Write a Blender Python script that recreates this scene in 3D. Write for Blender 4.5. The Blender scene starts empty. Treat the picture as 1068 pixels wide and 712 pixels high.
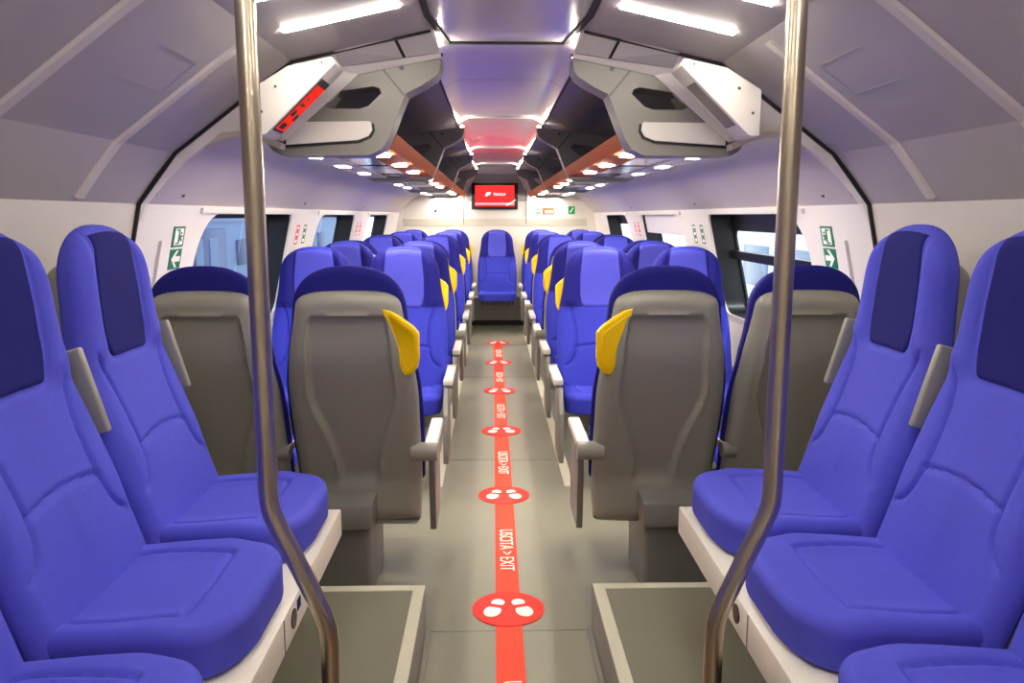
import bpy, bmesh, math, random
import numpy as np
from mathutils import Vector, Matrix
random.seed(4)
SC = bpy.context.scene
COL = SC.collection
PI = math.pi

# ------------------------------------------------------------------ materials
def lin(c):
    return tuple(((v/255)/12.92 if v/255 <= .04045 else ((v/255+.055)/1.055)**2.4) for v in c)
def mat(name, rgb, rough=.5, metal=0., var=.04, vscale=6., bump=0., bscale=200., spec=.5, coat=0., sheen=0., stretch=None):
    m = bpy.data.materials.new(name); m.use_nodes = True
    nt = m.node_tree; n = nt.nodes; L = nt.links
    p = n['Principled BSDF']
    c = lin(rgb)
    p.inputs['Roughness'].default_value = rough
    p.inputs['Metallic'].default_value = metal
    p.inputs['Specular IOR Level'].default_value = spec
    p.inputs['Coat Weight'].default_value = coat
    p.inputs['Coat Roughness'].default_value = .12
    p.inputs['Sheen Weight'].default_value = sheen
    tc = n.new('ShaderNodeTexCoord')
    src = tc.outputs['Object']
    if stretch:
        mp = n.new('ShaderNodeMapping'); mp.inputs['Scale'].default_value = stretch
        L.new(src, mp.inputs['Vector']); src = mp.outputs['Vector']
    nz = n.new('ShaderNodeTexNoise'); nz.inputs['Scale'].default_value = vscale; nz.inputs['Detail'].default_value = 4
    L.new(src, nz.inputs['Vector'])
    mx = n.new('ShaderNodeMix'); mx.data_type = 'RGBA'
    mx.inputs[6].default_value = tuple(max(0, v*(1-var)) for v in c)+(1,)
    mx.inputs[7].default_value = tuple(min(1, v*(1+var)) for v in c)+(1,)
    L.new(nz.outputs['Fac'], mx.inputs[0]); L.new(mx.outputs[2], p.inputs['Base Color'])
    if bump:
        b = n.new('ShaderNodeTexNoise'); b.inputs['Scale'].default_value = bscale; b.inputs['Detail'].default_value = 2
        L.new(src, b.inputs['Vector'])
        bp = n.new('ShaderNodeBump'); bp.inputs['Strength'].default_value = bump; bp.inputs['Distance'].default_value = .002
        L.new(b.outputs['Fac'], bp.inputs['Height']); L.new(bp.outputs['Normal'], p.inputs['Normal'])
    return m
def emis(name, rgb, strength, noise=False):
    m = bpy.data.materials.new(name); m.use_nodes = True
    nt = m.node_tree; nt.nodes.clear()
    o = nt.nodes.new('ShaderNodeOutputMaterial'); e = nt.nodes.new('ShaderNodeEmission')
    e.inputs[0].default_value = lin(rgb)+(1,); e.inputs[1].default_value = strength
    nt.links.new(e.outputs[0], o.inputs[0])
    return m
def glassmat(name, tint, refl=.08):
    m = bpy.data.materials.new(name); m.use_nodes = True
    nt = m.node_tree; nt.nodes.clear()
    o = nt.nodes.new('ShaderNodeOutputMaterial')
    t = nt.nodes.new('ShaderNodeBsdfTransparent'); t.inputs[0].default_value = lin(tint)+(1,)
    g = nt.nodes.new('ShaderNodeBsdfGlossy'); g.inputs['Roughness'].default_value = .03
    mx = nt.nodes.new('ShaderNodeMixShader')
    lw = nt.nodes.new('ShaderNodeLayerWeight'); lw.inputs[0].default_value = .25
    mr = nt.nodes.new('ShaderNodeMapRange'); mr.inputs[3].default_value = refl; mr.inputs[4].default_value = refl*4
    nt.links.new(lw.outputs['Facing'], mr.inputs[0]); nt.links.new(mr.outputs[0], mx.inputs[0])
    nt.links.new(t.outputs[0], mx.inputs[1]); nt.links.new(g.outputs[0], mx.inputs[2]); nt.links.new(mx.outputs[0], o.inputs[0])
    return m

M = {}
M['white'] = mat('white_panel', (226,220,214), .38)
M['vest'] = mat('grey_white_lining', (212,205,198), .42)
M['vault'] = mat('lavender_grey_lining', (198,187,180), .34, var=.06, vscale=2.2)
M['vestceil'] = mat('pale_lavender_lining', (174,168,169), .38)
M['ceil'] = mat('glossy_ceiling_panel', (196,187,192), .24, metal=.0, coat=.6)
M['gasket'] = mat('black_rubber', (14,13,14), .6)
M['black'] = mat('black_plastic', (16,16,18), .4)
M['cap'] = mat('rack_grey', (130,127,121), .4)
M['rackshade'] = mat('rack_shade_grey', (112,108,110), .4)  # shade above the racks put into the base colour
M['wing'] = mat('wing_grey', (176,171,172), .4)
M['orange'] = mat('beam_warm_light', (192,98,30), .6, spec=.2)  # warm lamp light on the beam, put into its colour
M['blueV'] = mat('bright_blue_fabric', (82,84,200), .85, var=.07, vscale=60, bump=.25, bscale=700, spec=.2, sheen=.0)
M['navyV'] = mat('navy_fabric', (24,22,104), .85, var=.08, vscale=60, bump=.25, bscale=700, spec=.2, sheen=.0)
M['blueS'] = mat('royal_blue_fabric', (52,58,172), .85, var=.07, vscale=60, bump=.25, bscale=700, spec=.2, sheen=.0)
M['lavS'] = mat('lavender_blue_fabric', (82,84,200), .85, var=.07, vscale=60, bump=.25, bscale=700, spec=.2, sheen=.0)
M['wingS'] = mat('dark_blue_fabric', (32,31,120), .85, var=.08, vscale=60, bump=.25, bscale=700, spec=.2, sheen=.0)
M['shell'] = mat('grey_seat_shell', (144,142,132), .42, bump=.08, bscale=500)
M['shell2'] = mat('darker_grey_plastic', (118,116,110), .45)
M['arm'] = mat('pale_grey_armrest', (206,203,192), .4)
M['yellow'] = mat('yellow_handle', (255,206,0), .42, spec=.3)
M['steel'] = mat('brushed_steel', (190,178,160), .28, metal=1., var=.06, vscale=14, stretch=(8,8,.4))
M['floor'] = mat('grey_linoleum', (134,132,116), .38, var=.07, vscale=3., bump=.05, bscale=120)
M['plat'] = mat('platform_linoleum', (124,122,106), .5, var=.06, vscale=5., bump=.08, bscale=150)
M['edge'] = mat('cream_edging', (206,202,182), .5)
M['riser'] = mat('grey_riser', (132,128,122), .4)
M['bench'] = mat('bench_white', (226,220,206), .4)
M['red'] = mat('red_floor_tape', (240,62,24), .5, spec=.2)
M['redd'] = mat('red_floor_disc', (230,40,26), .5, spec=.2)
M['print'] = mat('white_print', (248,244,236), .5)
M['green'] = mat('green_sign', (0,112,74), .45)
M['green2'] = mat('green_square', (20,160,80), .45)
M['orangep'] = mat('orange_print', (214,104,66), .5)
M['redp'] = mat('red_print', (222,70,80), .5)
M['screw'] = mat('dark_screw', (70,66,70), .4)
M['dark'] = mat('dark_void', (34,33,35), .6)
M['band'] = mat('beige_band', (196,190,178), .45)
M['endgrey'] = mat('end_wall_grey', (158,155,154), .4)
M['offled'] = mat('unlit_display', (122,112,112), .3)
M['led'] = emis('led_strip', (255,246,230), 52)
M['spot'] = emis('spot_lamp', (255,244,226), 125)
M['cove'] = emis('cove_lamp', (255,240,216), 85)
M['scrred'] = emis('screen_red', (238,44,44), 1.0)
M['scrpink'] = emis('screen_pink', (250,150,150), 1.0)
M['scrwhite'] = emis('screen_white', (255,240,240), 1.1)
M['ledred'] = emis('led_red', (206,40,30), .8)
M['glassL'] = glassmat('tinted_glass', (196,214,234), .05)
M['glassR'] = glassmat('clear_glass', (236,242,248), .04)
M['inset'] = mat('rack_inset', (150,156,166), .12, coat=.6)
M['insetd'] = mat('rack_inset_dark', (40,44,50), .2, coat=.5)
M['trainL'] = mat('blue_grey_carriage', (88,110,146), .4, var=.1, vscale=1.2)
M['trainLd'] = mat('dark_blue_door', (40,52,96), .35, var=.15, vscale=2)
M['trainLm'] = mat('mid_blue_grey', (96,110,140), .4)
M['trainR'] = mat('white_carriage', (214,222,232), .4)
M['trainRw'] = mat('carriage_window', (120,140,165), .2)
M['trainRb'] = mat('blue_stripe', (120,160,210), .4)
M['track'] = mat('pale_ground', (190,188,182), .8)

# ------------------------------------------------------------------ mesh helpers
def mesh_obj(name, verts, faces, m, parent=None, smooth=False, loc=None):
    me = bpy.data.meshes.new(name); me.from_pydata([tuple(v) for v in verts], [], [tuple(f) for f in faces])
    me.validate(); me.update()
    bm = bmesh.new(); bm.from_mesh(me); bmesh.ops.recalc_face_normals(bm, faces=bm.faces); bm.to_mesh(me); bm.free()
    mats = m if isinstance(m, (list, tuple)) else [m]
    for k in mats: me.materials.append(k)
    o = bpy.data.objects.new(name, me); COL.objects.link(o)
    if parent: o.parent = parent
    if loc: o.location = loc
    if smooth: shade(o, smooth)
    return o
def shade(o, ang=40):
    me = o.data
    for p in me.polygons: p.use_smooth = True
    bm = bmesh.new(); bm.from_mesh(me); lim = math.radians(ang if ang is not True else 40)
    for e in bm.edges:
        if len(e.link_faces) == 2 and e.calc_face_angle(0) > lim: e.smooth = False
    bm.to_mesh(me); bm.free()
class MB:
    def __init__(s): s.bm = bmesh.new()
    def box(s, a, b, bev=0., seg=2, mtx=None):
        r = bmesh.ops.create_cube(s.bm, size=1.)
        vs = r['verts']
        for v in vs:
            v.co = Vector(((a[0]+b[0])/2+v.co.x*abs(b[0]-a[0]), (a[1]+b[1])/2+v.co.y*abs(b[1]-a[1]), (a[2]+b[2])/2+v.co.z*abs(b[2]-a[2])))
        if bev:
            es = list({e for v in vs for e in v.link_edges})
            r2 = bmesh.ops.bevel(s.bm, geom=es, offset=bev, segments=seg, affect='EDGES', profile=.5)
            vs = list({v for f in r2['faces'] for v in f.verts} | {v for v in vs if v.is_valid})
        if mtx is not None:
            bmesh.ops.transform(s.bm, matrix=mtx, verts=[v for v in vs if v.is_valid])
        return s
    def cyl(s, p, q, r, r2=None, n=24):
        p = Vector(p); q = Vector(q); d = q-p
        res = bmesh.ops.create_cone(s.bm, cap_ends=True, segments=n, radius1=r, radius2=r if r2 is None else r2, depth=d.length)
        bmesh.ops.transform(s.bm, matrix=Matrix.Translation((p+q)/2) @ d.to_track_quat('Z', 'Y').to_matrix().to_4x4(), verts=res['verts'])
        return s
    def prism(s, poly, axis, a, b, bev=0., seg=2):
        # poly in the plane perpendicular to axis ('x': (y,z), 'y': (x,z), 'z': (x,y))
        def P(u, v, t): return {'x': (t,u,v), 'y': (u,t,v), 'z': (u,v,t)}[axis]
        va = [s.bm.verts.new(P(u,v,a)) for u,v in poly]; vb = [s.bm.verts.new(P(u,v,b)) for u,v in poly]
        n = len(poly); fs = [s.bm.faces.new(va[::-1]), s.bm.faces.new(vb)]
        for i in range(n): fs.append(s.bm.faces.new((va[i], va[(i+1)%n], vb[(i+1)%n], vb[i])))
        if bev:
            es = list({e for f in fs for e in f.edges})
            bmesh.ops.bevel(s.bm, geom=es, offset=bev, segments=seg, affect='EDGES', profile=.5)
        return s
    def quad(s, *pts):
        s.bm.faces.new([s.bm.verts.new(p) for p in pts]); return s
    def build(s, name, m, parent=None, smooth=35, loc=None):
        bmesh.ops.recalc_face_normals(s.bm, faces=s.bm.faces)
        me = bpy.data.meshes.new(name); s.bm.to_mesh(me); s.bm.free()
        for k in (m if isinstance(m, (list, tuple)) else [m]): me.materials.append(k)
        o = bpy.data.objects.new(name, me); COL.objects.link(o)
        if parent: o.parent = parent
        if loc: o.location = loc
        if smooth: shade(o, smooth)
        return o
def tag(o, label=None, cat=None, group=None, kind=None):
    if label: o['label'] = label
    if cat: o['category'] = cat
    if group: o['group'] = group
    if kind: o['kind'] = kind
    return o
def empty(name, loc=(0,0,0), rz=0):
    o = bpy.data.objects.new(name, None); o.empty_display_size = .1; COL.objects.link(o)
    o.location = loc; o.rotation_euler = (0,0,rz); return o
def copy_tree(o, parent=None):
    c = o.copy(); COL.objects.link(c)
    if parent: c.parent = parent
    for ch in list(o.children): copy_tree(ch, c)
    return c
def struct(o, label, cat): return tag(o, label, cat, kind='structure')
def tube(pts, r, name, m, parent=None, n=20):
    pts = [Vector(p) for p in pts]
    V = []; F = []
    up = Vector((0,1,0))
    for i, p in enumerate(pts):
        d = (pts[min(i+1,len(pts)-1)]-pts[max(i-1,0)]).normalized()
        a = d.cross(up).normalized(); b = a.cross(d).normalized()
        for k in range(n):
            t = 2*PI*k/n; V.append(p+a*(r*math.cos(t))+b*(r*math.sin(t)))
    for i in range(len(pts)-1):
        for k in range(n):
            F.append((i*n+k, i*n+(k+1)%n, (i+1)*n+(k+1)%n, (i+1)*n+k))
    F.append(tuple(range(n))); F.append(tuple(range((len(pts)-1)*n, len(pts)*n)))
    return mesh_obj(name, V, F, m, parent, smooth=50)
def ring_prism(outer, inner, c, tomap, name, m, parent=None, depth=None, smooth=None):
    """plate with a hole: outer and inner are polygons star-shaped about c; tomap(u,v,t) -> 3D, t = 0 front, 1 back"""
    def rayhit(poly, a):
        dx, dy = math.cos(a), math.sin(a); best = None
        for i in range(len(poly)):
            x1, y1 = poly[i][0]-c[0], poly[i][1]-c[1]; x2, y2 = poly[(i+1)%len(poly)][0]-c[0], poly[(i+1)%len(poly)][1]-c[1]
            ex, ey = x2-x1, y2-y1; den = dx*ey-dy*ex
            if abs(den) < 1e-12: continue
            t = (x1*ey-y1*ex)/den; u = (x1*dy-y1*dx)/den
            if t > 0 and -1e-6 <= u <= 1+1e-6 and (best is None or t > best): best = t
        return (c[0]+dx*best, c[1]+dy*best)
    angs = sorted({round(math.atan2(p[1]-c[1], p[0]-c[0]), 6) for p in list(outer)+list(inner)})
    O = [rayhit(outer, a) for a in angs]; I = [rayhit(inner, a) for a in angs]; n = len(angs)
    V = [tomap(u,v,0) for u,v in O]+[tomap(u,v,0) for u,v in I]; F = []
    for i in range(n):
        j = (i+1)%n; F.append((i,j,n+j,n+i))
    if depth:
        V += [tomap(u,v,1) for u,v in O]+[tomap(u,v,1) for u,v in I]
        for i in range(n):
            j = (i+1)%n
            F += [(2*n+i,3*n+i,3*n+j,2*n+j), (i,2*n+i,2*n+j,j), (n+i,n+j,3*n+j,3*n+i)]
    return mesh_obj(name, V, F, m, parent, smooth=smooth)
def rrect(x0, x1, y0, y1, rs, n=8):
    """rounded rectangle, radii for corners (x1,y1),(x0,y1),(x0,y0),(x1,y0)"""
    out = []
    for (cx, cy, r, a0) in ((x1-rs[0], y1-rs[0], rs[0], 0), (x0+rs[1], y1-rs[1], rs[1], 90), (x0+rs[2], y0+rs[2], rs[2], 180), (x1-rs[3], y0+rs[3], rs[3], 270)):
        for k in range(n+1):
            a = math.radians(a0+90*k/n); out.append((cx+r*math.cos(a), cy+r*math.sin(a)))
    return out
def text_obj(body, size, m, name, parent, mtx, shear=0., ax='CENTER', sx=1.):
    cu = bpy.data.curves.new(name, 'FONT'); cu.body = body; cu.size = size; cu.extrude = .0004; cu.shear = shear
    cu.align_x = ax; cu.align_y = 'CENTER'
    t = bpy.data.objects.new(name, cu); COL.objects.link(t)
    bpy.context.view_layer.update()
    dg = bpy.context.evaluated_depsgraph_get()
    me = bpy.data.meshes.new_from_object(t.evaluated_get(dg))
    bpy.data.objects.remove(t)
    me.materials.clear(); me.materials.append(m)
    me.transform(mtx @ Matrix.Diagonal((sx,1,1,1)))
    o = bpy.data.objects.new(name, me); COL.objects.link(o)
    if parent: o.parent = parent
    return o

# ------------------------------------------------------------------ camera
CAMX, CAMZ, FPX = -.05, 1.38, 840.
VX, VY = 514., 225.
cd = bpy.data.cameras.new('camera'); cam = bpy.data.objects.new('camera', cd); COL.objects.link(cam)
cd.sensor_width = 36.; cd.lens = FPX/1068*36; cd.clip_start = .02
pitch = math.atan((356-VY)/FPX); yaw = math.atan((534-VX)/FPX*math.cos(pitch))
cam.location = (CAMX, 0, CAMZ); cam.rotation_euler = (PI/2-pitch, 0, -yaw)
SC.camera = cam

# ------------------------------------------------------------------ setting
YA, YE, YB = 2.73, 10.3, -.9          # gasket plane, end wall, back of the vestibule
PL = .16                              # platform height
WALLX = lambda z: 1.375 if z < .76 else 1.225+(1.42-z)*.15/.66

def extrude_profile(prof, y0, y1, name, m, thick=.02, parent=None, smooth=None):
    """prof: list of (x,z); a sheet with thickness outward of the car (away from the centre)"""
    n = len(prof); V = []; F = []
    outp = []
    for i in range(n):
        a = prof[max(i-1,0)]; b = prof[min(i+1,n-1)]
        tx, tz = b[0]-a[0], b[1]-a[1]; l = math.hypot(tx,tz) or 1
        nx, nz = tz/l, -tx/l
        if nx*prof[i][0]+nz*(prof[i][1]-1.0) < 0: nx, nz = -nx, -nz
        outp.append((prof[i][0]+nx*thick, prof[i][1]+nz*thick))
    for y in (y0, y1):
        for p in prof: V.append((p[0], y, p[1]))
    for y in (y0, y1):
        for p in outp: V.append((p[0], y, p[1]))
    for i in range(n-1):
        F += [(i,i+1,n+i+1,n+i), (2*n+i,3*n+i,3*n+i+1,2*n+i+1), (i,2*n+i,2*n+i+1,i+1), (n+i,n+i+1,3*n+i+1,3*n+i)]
    F += [(0,n,3*n,2*n), (n-1,2*n-1,4*n-1,3*n-1)]
    return mesh_obj(name, V, F, m, parent, smooth=smooth)

# floor
fl = MB().box((-1.4,YB,-.06),(1.4,YE+.1,0)).build('floor', M['floor'], smooth=None)
struct(fl, 'grey linoleum floor of the carriage', 'floor')
for y in (2.53, 4.45, 6.85, 8.6):
    t = MB().box((-.27 if y < 2.6 else -.33,y-.002,0),(.27 if y < 2.6 else .33,y+.002,.0012)).build('trim_1', M['shell2'], smooth=None)
    struct(t, 'thin cross seam in the aisle floor', 'floor seam')
for s, nm in ((-1,'left'),(1,'right')):
    # raised platforms flanking the near aisle
    p = MB().box((s*.28,YB,0),(s*1.372,2.54,PL-.004)).build('floor', M['riser'], smooth=None)
    struct(p, f'raised grey platform on the {nm} of the aisle', 'platform')
    top = MB().box((s*.315,YB,PL-.004),(s*1.372,2.505,PL-.001)).build('floor', M['plat'], p, smooth=None)
    ed = MB().box((s*.28,YB,PL-.004),(s*.318,2.54,PL+.002),.0015,1).box((s*.31,2.502,PL-.004),(s*1.372,2.54,PL+.002),.0015,1).build('edge_trim', M['edge'], p, smooth=None)
    stp = MB().box((s*.315,3.98,0),(s*.362,YE-.35,.006)).build('trim_2', M['edge'], smooth=None)
    struct(stp, f'cream edging strip along the {nm} of the aisle floor', 'floor strip')
    stp = MB().box((s*.262,YB,0),(s*.278,2.53,.012)).build('baseboard_'+nm, M['riser'], smooth=None)
    struct(stp, f'grey skirting at the foot of the {nm} platform', 'skirting')

# vestibule lining
for s, nm in ((-1,'left'),(1,'right')):
    w = extrude_profile([(s*1.375,0),(s*1.375,.76),(s*1.225,1.42)], YB, YA, 'wall_'+nm, M['vest'])
    struct(w, f'off-white wall panel behind the {nm} bench seats', 'wall')
    v = extrude_profile([(s*1.225,1.42),(s*1.16,1.506),(s*1.095,1.585),(s*.807,1.80),(s*.70,1.875)], YB, YA, 'ceiling', M['vestceil'])
    struct(v, f'pale lavender sloping ceiling lining above the {nm} bench seats', 'ceiling')
    v = extrude_profile([(s*.70,1.875),(s*.24,1.975),(s*.235,2.03)], YB, YA, 'ceiling', M['vestceil'])
    struct(v, f'pale ceiling panel carrying the light strips on the {nm}', 'ceiling')
    # transverse ribs with a rounded end
    for y in (2.33, 1.75, 1.15):
        prof = [(1.215,1.432),(1.16,1.506),(1.095,1.585),(.807,1.80),(.72,1.86)]
        V = []; F = []
        def off(i, h):
            a = prof[max(i-1,0)]; b = prof[min(i+1,len(prof)-1)]
            tx, tz = b[0]-a[0], b[1]-a[1]; l = math.hypot(tx,tz); nx, nz = tz/l, -tx/l
            if nx*1+nz*.5 > 0: nx, nz = -nx, -nz
            return (prof[i][0]+nx*h, prof[i][1]+nz*h)
        for i in range(len(prof)):
            b0 = off(i,-.004); b1 = off(i,.007)
            for (yy, q) in ((y-.030,b0),(y-.018,b1),(y+.018,b1),(y+.030,b0)): V.append((s*q[0],yy,q[1]))
        for i in range(len(prof)-1):
            for k in range(3): F.append((4*i+k,4*i+k+1,4*i+4+k+1,4*i+4+k))
        F += [(0,1,2,3), tuple(range(len(V)-4,len(V)))]
        r = mesh_obj('trim_3', V, F, M['vest'])
        struct(r, f'raised rib across the {nm} ceiling lining', 'rib')
    # inspection hatch outline
    pr = lambda x: 1.585+(1.095-x)*(.215/.288)
    hb = MB()
    def bar(x0,y0,x1,y1):
        hb.prism([(x0,y0-.0015),(x1,y1-.0015),(x1,y1+.0015),(x0,y0+.0015)] if abs(x1-x0)>.01 else [(x0-.002,y0),(x0+.002,y0),(x1+.002,y1),(x1-.002,y1)], 'z', 0, .001)
        for v in hb.bm.verts:
            if v.co.z <= .0011: v.co.z = pr(v.co.x)-.0035+v.co.z*.5; v.co.x *= s
    bar(.93,1.99,.93,2.24); bar(.83,1.99,.83,2.24); bar(.83,2.24,.93,2.24)
    o = hb.build('trim_4', M['wing'], smooth=None); struct(o, f'thin outline of the hatch in the {nm} ceiling lining', 'hatch seam')
bw = MB().prism([(-1.37,0),(1.37,0),(1.37,.76),(1.22,1.42),(1.09,1.585),(.80,1.8),(.70,1.875),(.24,1.99),(-.24,1.99),(-.70,1.875),(-.80,1.8),(-1.09,1.585),(-1.22,1.42),(-1.37,.76)],'y',YB-.04,YB).build('wall_back', M['white'], smooth=None)
struct(bw, 'white wall behind the bench seats', 'wall')
# central ceiling over the vestibule, with its chamfered end and black seal
cp = [(-.232,YB),(-.234,2.53),(-.196,2.91),(.196,2.91),(.234,2.53),(.232,YB)]
c = MB().prism(cp,'z',1.975,2.0).build('ceiling', M['ceil'], smooth=None); struct(c, 'glossy central ceiling panel above the pale floor', 'ceiling')
sb = MB()
for a, b in zip(cp[:-1], cp[1:]):
    d = Vector((b[0]-a[0], b[1]-a[1])).normalized(); nn = Vector((-d.y, d.x))*.020
    if nn.dot(Vector(((a[0]+b[0])/2, (a[1]+b[1])/2-1.0))) < 0: nn = -nn
    e = d*.006
    sb.prism([(a[0]-e.x,a[1]-e.y),(b[0]+e.x,b[1]+e.y),(b[0]+e.x+nn.x,b[1]+e.y+nn.y),(a[0]-e.x+nn.x,a[1]-e.y+nn.y)],'z',1.968,1.99)
struct(sb.build('trim_5', M['gasket'], smooth=None), 'black seal around the central ceiling panel', 'seal')
# black gasket around the arch
gp = [(1.30,1.09),(1.225,1.42),(1.095,1.585),(.807,1.80),(.70,1.875),(.25,1.975)]
for s, nm in ((-1,'left'),(1,'right')):
    V = []; F = []
    for (x, z) in gp:
        for (k, y) in ((1.004,YA-.006),(.991,YA-.006),(.991,YA+.004),(1.004,YA+.004)):
            V.append((s*x*k, y, 1.0+(z-1.0)*k))
    for i in range(len(gp)-1):
        for k in range(4): F.append((4*i+k,4*i+(k+1)%4,4*i+4+(k+1)%4,4*i+4+k))
    F += [(0,1,2,3), tuple(range(len(V)-4,len(V)))]
    struct(mesh_obj('trim_6', V, F, M['gasket']), f'black rubber seal around the {nm} half of the arch', 'seal')
    # white bulkhead face between arch and saloon lining
    outp = [(1.25,1.36),(1.225,1.42),(1.16,1.506),(1.095,1.585),(.95,1.694),(.807,1.80),(.70,1.875),(.45,1.93),(.24,1.98)]
    inn = [(1.235,1.36),(1.213,1.42),(1.147,1.497),(1.08,1.556),(.985,1.624),(.87,1.650),(.76,1.63),(.50,1.85),(.22,1.905)]
    V = []; F = []
    for y in (YA+.004, YA+.03):
        for i_, (a, b) in enumerate(zip(outp, inn)): V += [(s*a[0],y,a[1]), (s*b[0],y+(.09 if i_ > 4 else .03),b[1])]
    n = len(outp)
    for i in range(n-1):
        F += [(2*i,2*i+2,2*i+3,2*i+1), (2*n+2*i,2*n+2*i+1,2*n+2*i+3,2*n+2*i+2), (2*i+1,2*i+3,2*n+2*i+3,2*n+2*i+1), (2*i,2*n+2*i,2*n+2*i+2,2*i+2)]
    struct(mesh_obj('wall_'+nm, V, F, M['white']), f'white bulkhead face inside the {nm} half of the arch', 'bulkhead')
    for pl_ in ([(.215,1.918),(.56,1.871),(.56,1.863),(.217,1.908)],):
        struct(MB().prism([(s*x,z) for x,z in pl_],'y',YA+.09,YA+.10).build('trim_17', M['gasket'], smooth=None), f'thin dark gap under the {nm} bulkhead cover panels', 'joint')
    V = [(s*x,YA-.007+dy+dd,z) for dd in (0,.006) for (x,z,dy) in ((.376,1.950,0),(.362,1.953,0),(.336,1.899,.066),(.350,1.897,.066))]
    struct(mesh_obj('trim_17', V, [(0,1,2,3),(4,7,6,5),(0,4,5,1),(1,5,6,2),(2,6,7,3),(3,7,4,0)], M['gasket']), f'thin dark gap between the {nm} bulkhead cover panels', 'joint')
    # wing panels on the bulkhead
    for k, pl in enumerate(([(.365,1.953),(.252,1.977),(.222,1.917),(.34,1.899)], [(.56,1.905),(.372,1.950),(.346,1.897),(.555,1.866)])):
        yy0 = YA-.012 if k else YA-.004
        V = [(s*x, yy0+dy+(.066 if j > 1 else 0.), z) for dy in (0,.012) for j, (x, z) in enumerate(pl)]
        o = mesh_obj('trim_7', V, [(0,1,2,3),(4,7,6,5),(0,4,5,1),(1,5,6,2),(2,6,7,3),(3,7,4,0)], M['wing'])
        struct(o, f'{"outer" if k else "inner"} light grey cover panel on the {nm} bulkhead', 'cover panel')

# saloon lining
VAULT = [(1.225,1.42),(1.175,1.475),(1.11,1.535),(1.06,1.575),(1.0,1.612),(.94,1.634),(.88,1.640),(.82,1.627),(.76,1.60)]
for s, nm in ((-1,'left'),(1,'right')):
    v = extrude_profile([(s*x,z) for x,z in VAULT], YA+.034, YE, 'ceiling', M['vault'], smooth=60)
    struct(v, f'lavender vaulted lining above the {nm} windows', 'ceiling')
    for y in (2.80,3.05,5.0,7.3):
        for x, z in ((1.19,1.455),):
            o = MB().cyl((s*x,y,z-.004),(s*(x+.006),y,z+.002),.006,n=10).build('trim_8', M['screw']); struct(o, f'dark fixing in the {nm} vaulted lining', 'fixing')
    # rack roof and saloon ceiling slope
    v = extrude_profile([(s*.27,1.945),(s*.55,1.905),(s*.80,1.84),(s*.95,1.66)], YA+.03, YE, 'ceiling', M['rackshade'])
    struct(v, f'sloping panel in painted shade grey above the {nm} luggage rack', 'ceiling')
v = extrude_profile([(-.27,1.945),(-.23,1.972),(-.19,1.985),(.19,1.985),(.23,1.972),(.27,1.945)], 2.925, YE, 'ceiling', M['ceil'], smooth=20)
struct(v, 'glossy central ceiling of the saloon', 'ceiling')
for y in (3.75, 5.95, 8.15):
    V = [( -.27,y,1.9435),(-.23,y,1.9705),(-.19,y,1.9835),(.19,y,1.9835),(.23,y,1.9705),(.27,y,1.9435)]
    V += [(x,y+.008,z) for x,_,z in V]; n = 6
    struct(mesh_obj('trim_9', V, [(i,i+1,n+i+1,n+i) for i in range(5)], M['gasket']), 'thin dark joint across the saloon ceiling', 'joint')
for k in range(4):
    y = YA+.19+k*2.2; pf = [(-.262,1.949),(-.23,1.970),(-.19,1.983),(.19,1.983),(.23,1.970),(.262,1.949)]
    if k: struct(tube([(x,y,z) for x,z in pf], .009, 'trim_16', M['print'], n=12), 'pale rounded ridge across the saloon ceiling', 'ridge')
for s in (-1,1):
    struct(MB().box((s*.266,YA+.1,1.938),(s*.274,YE,1.947)).build('trim_10', M['gasket'], smooth=None), 'dark joint along the side of the saloon ceiling', 'joint')

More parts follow.
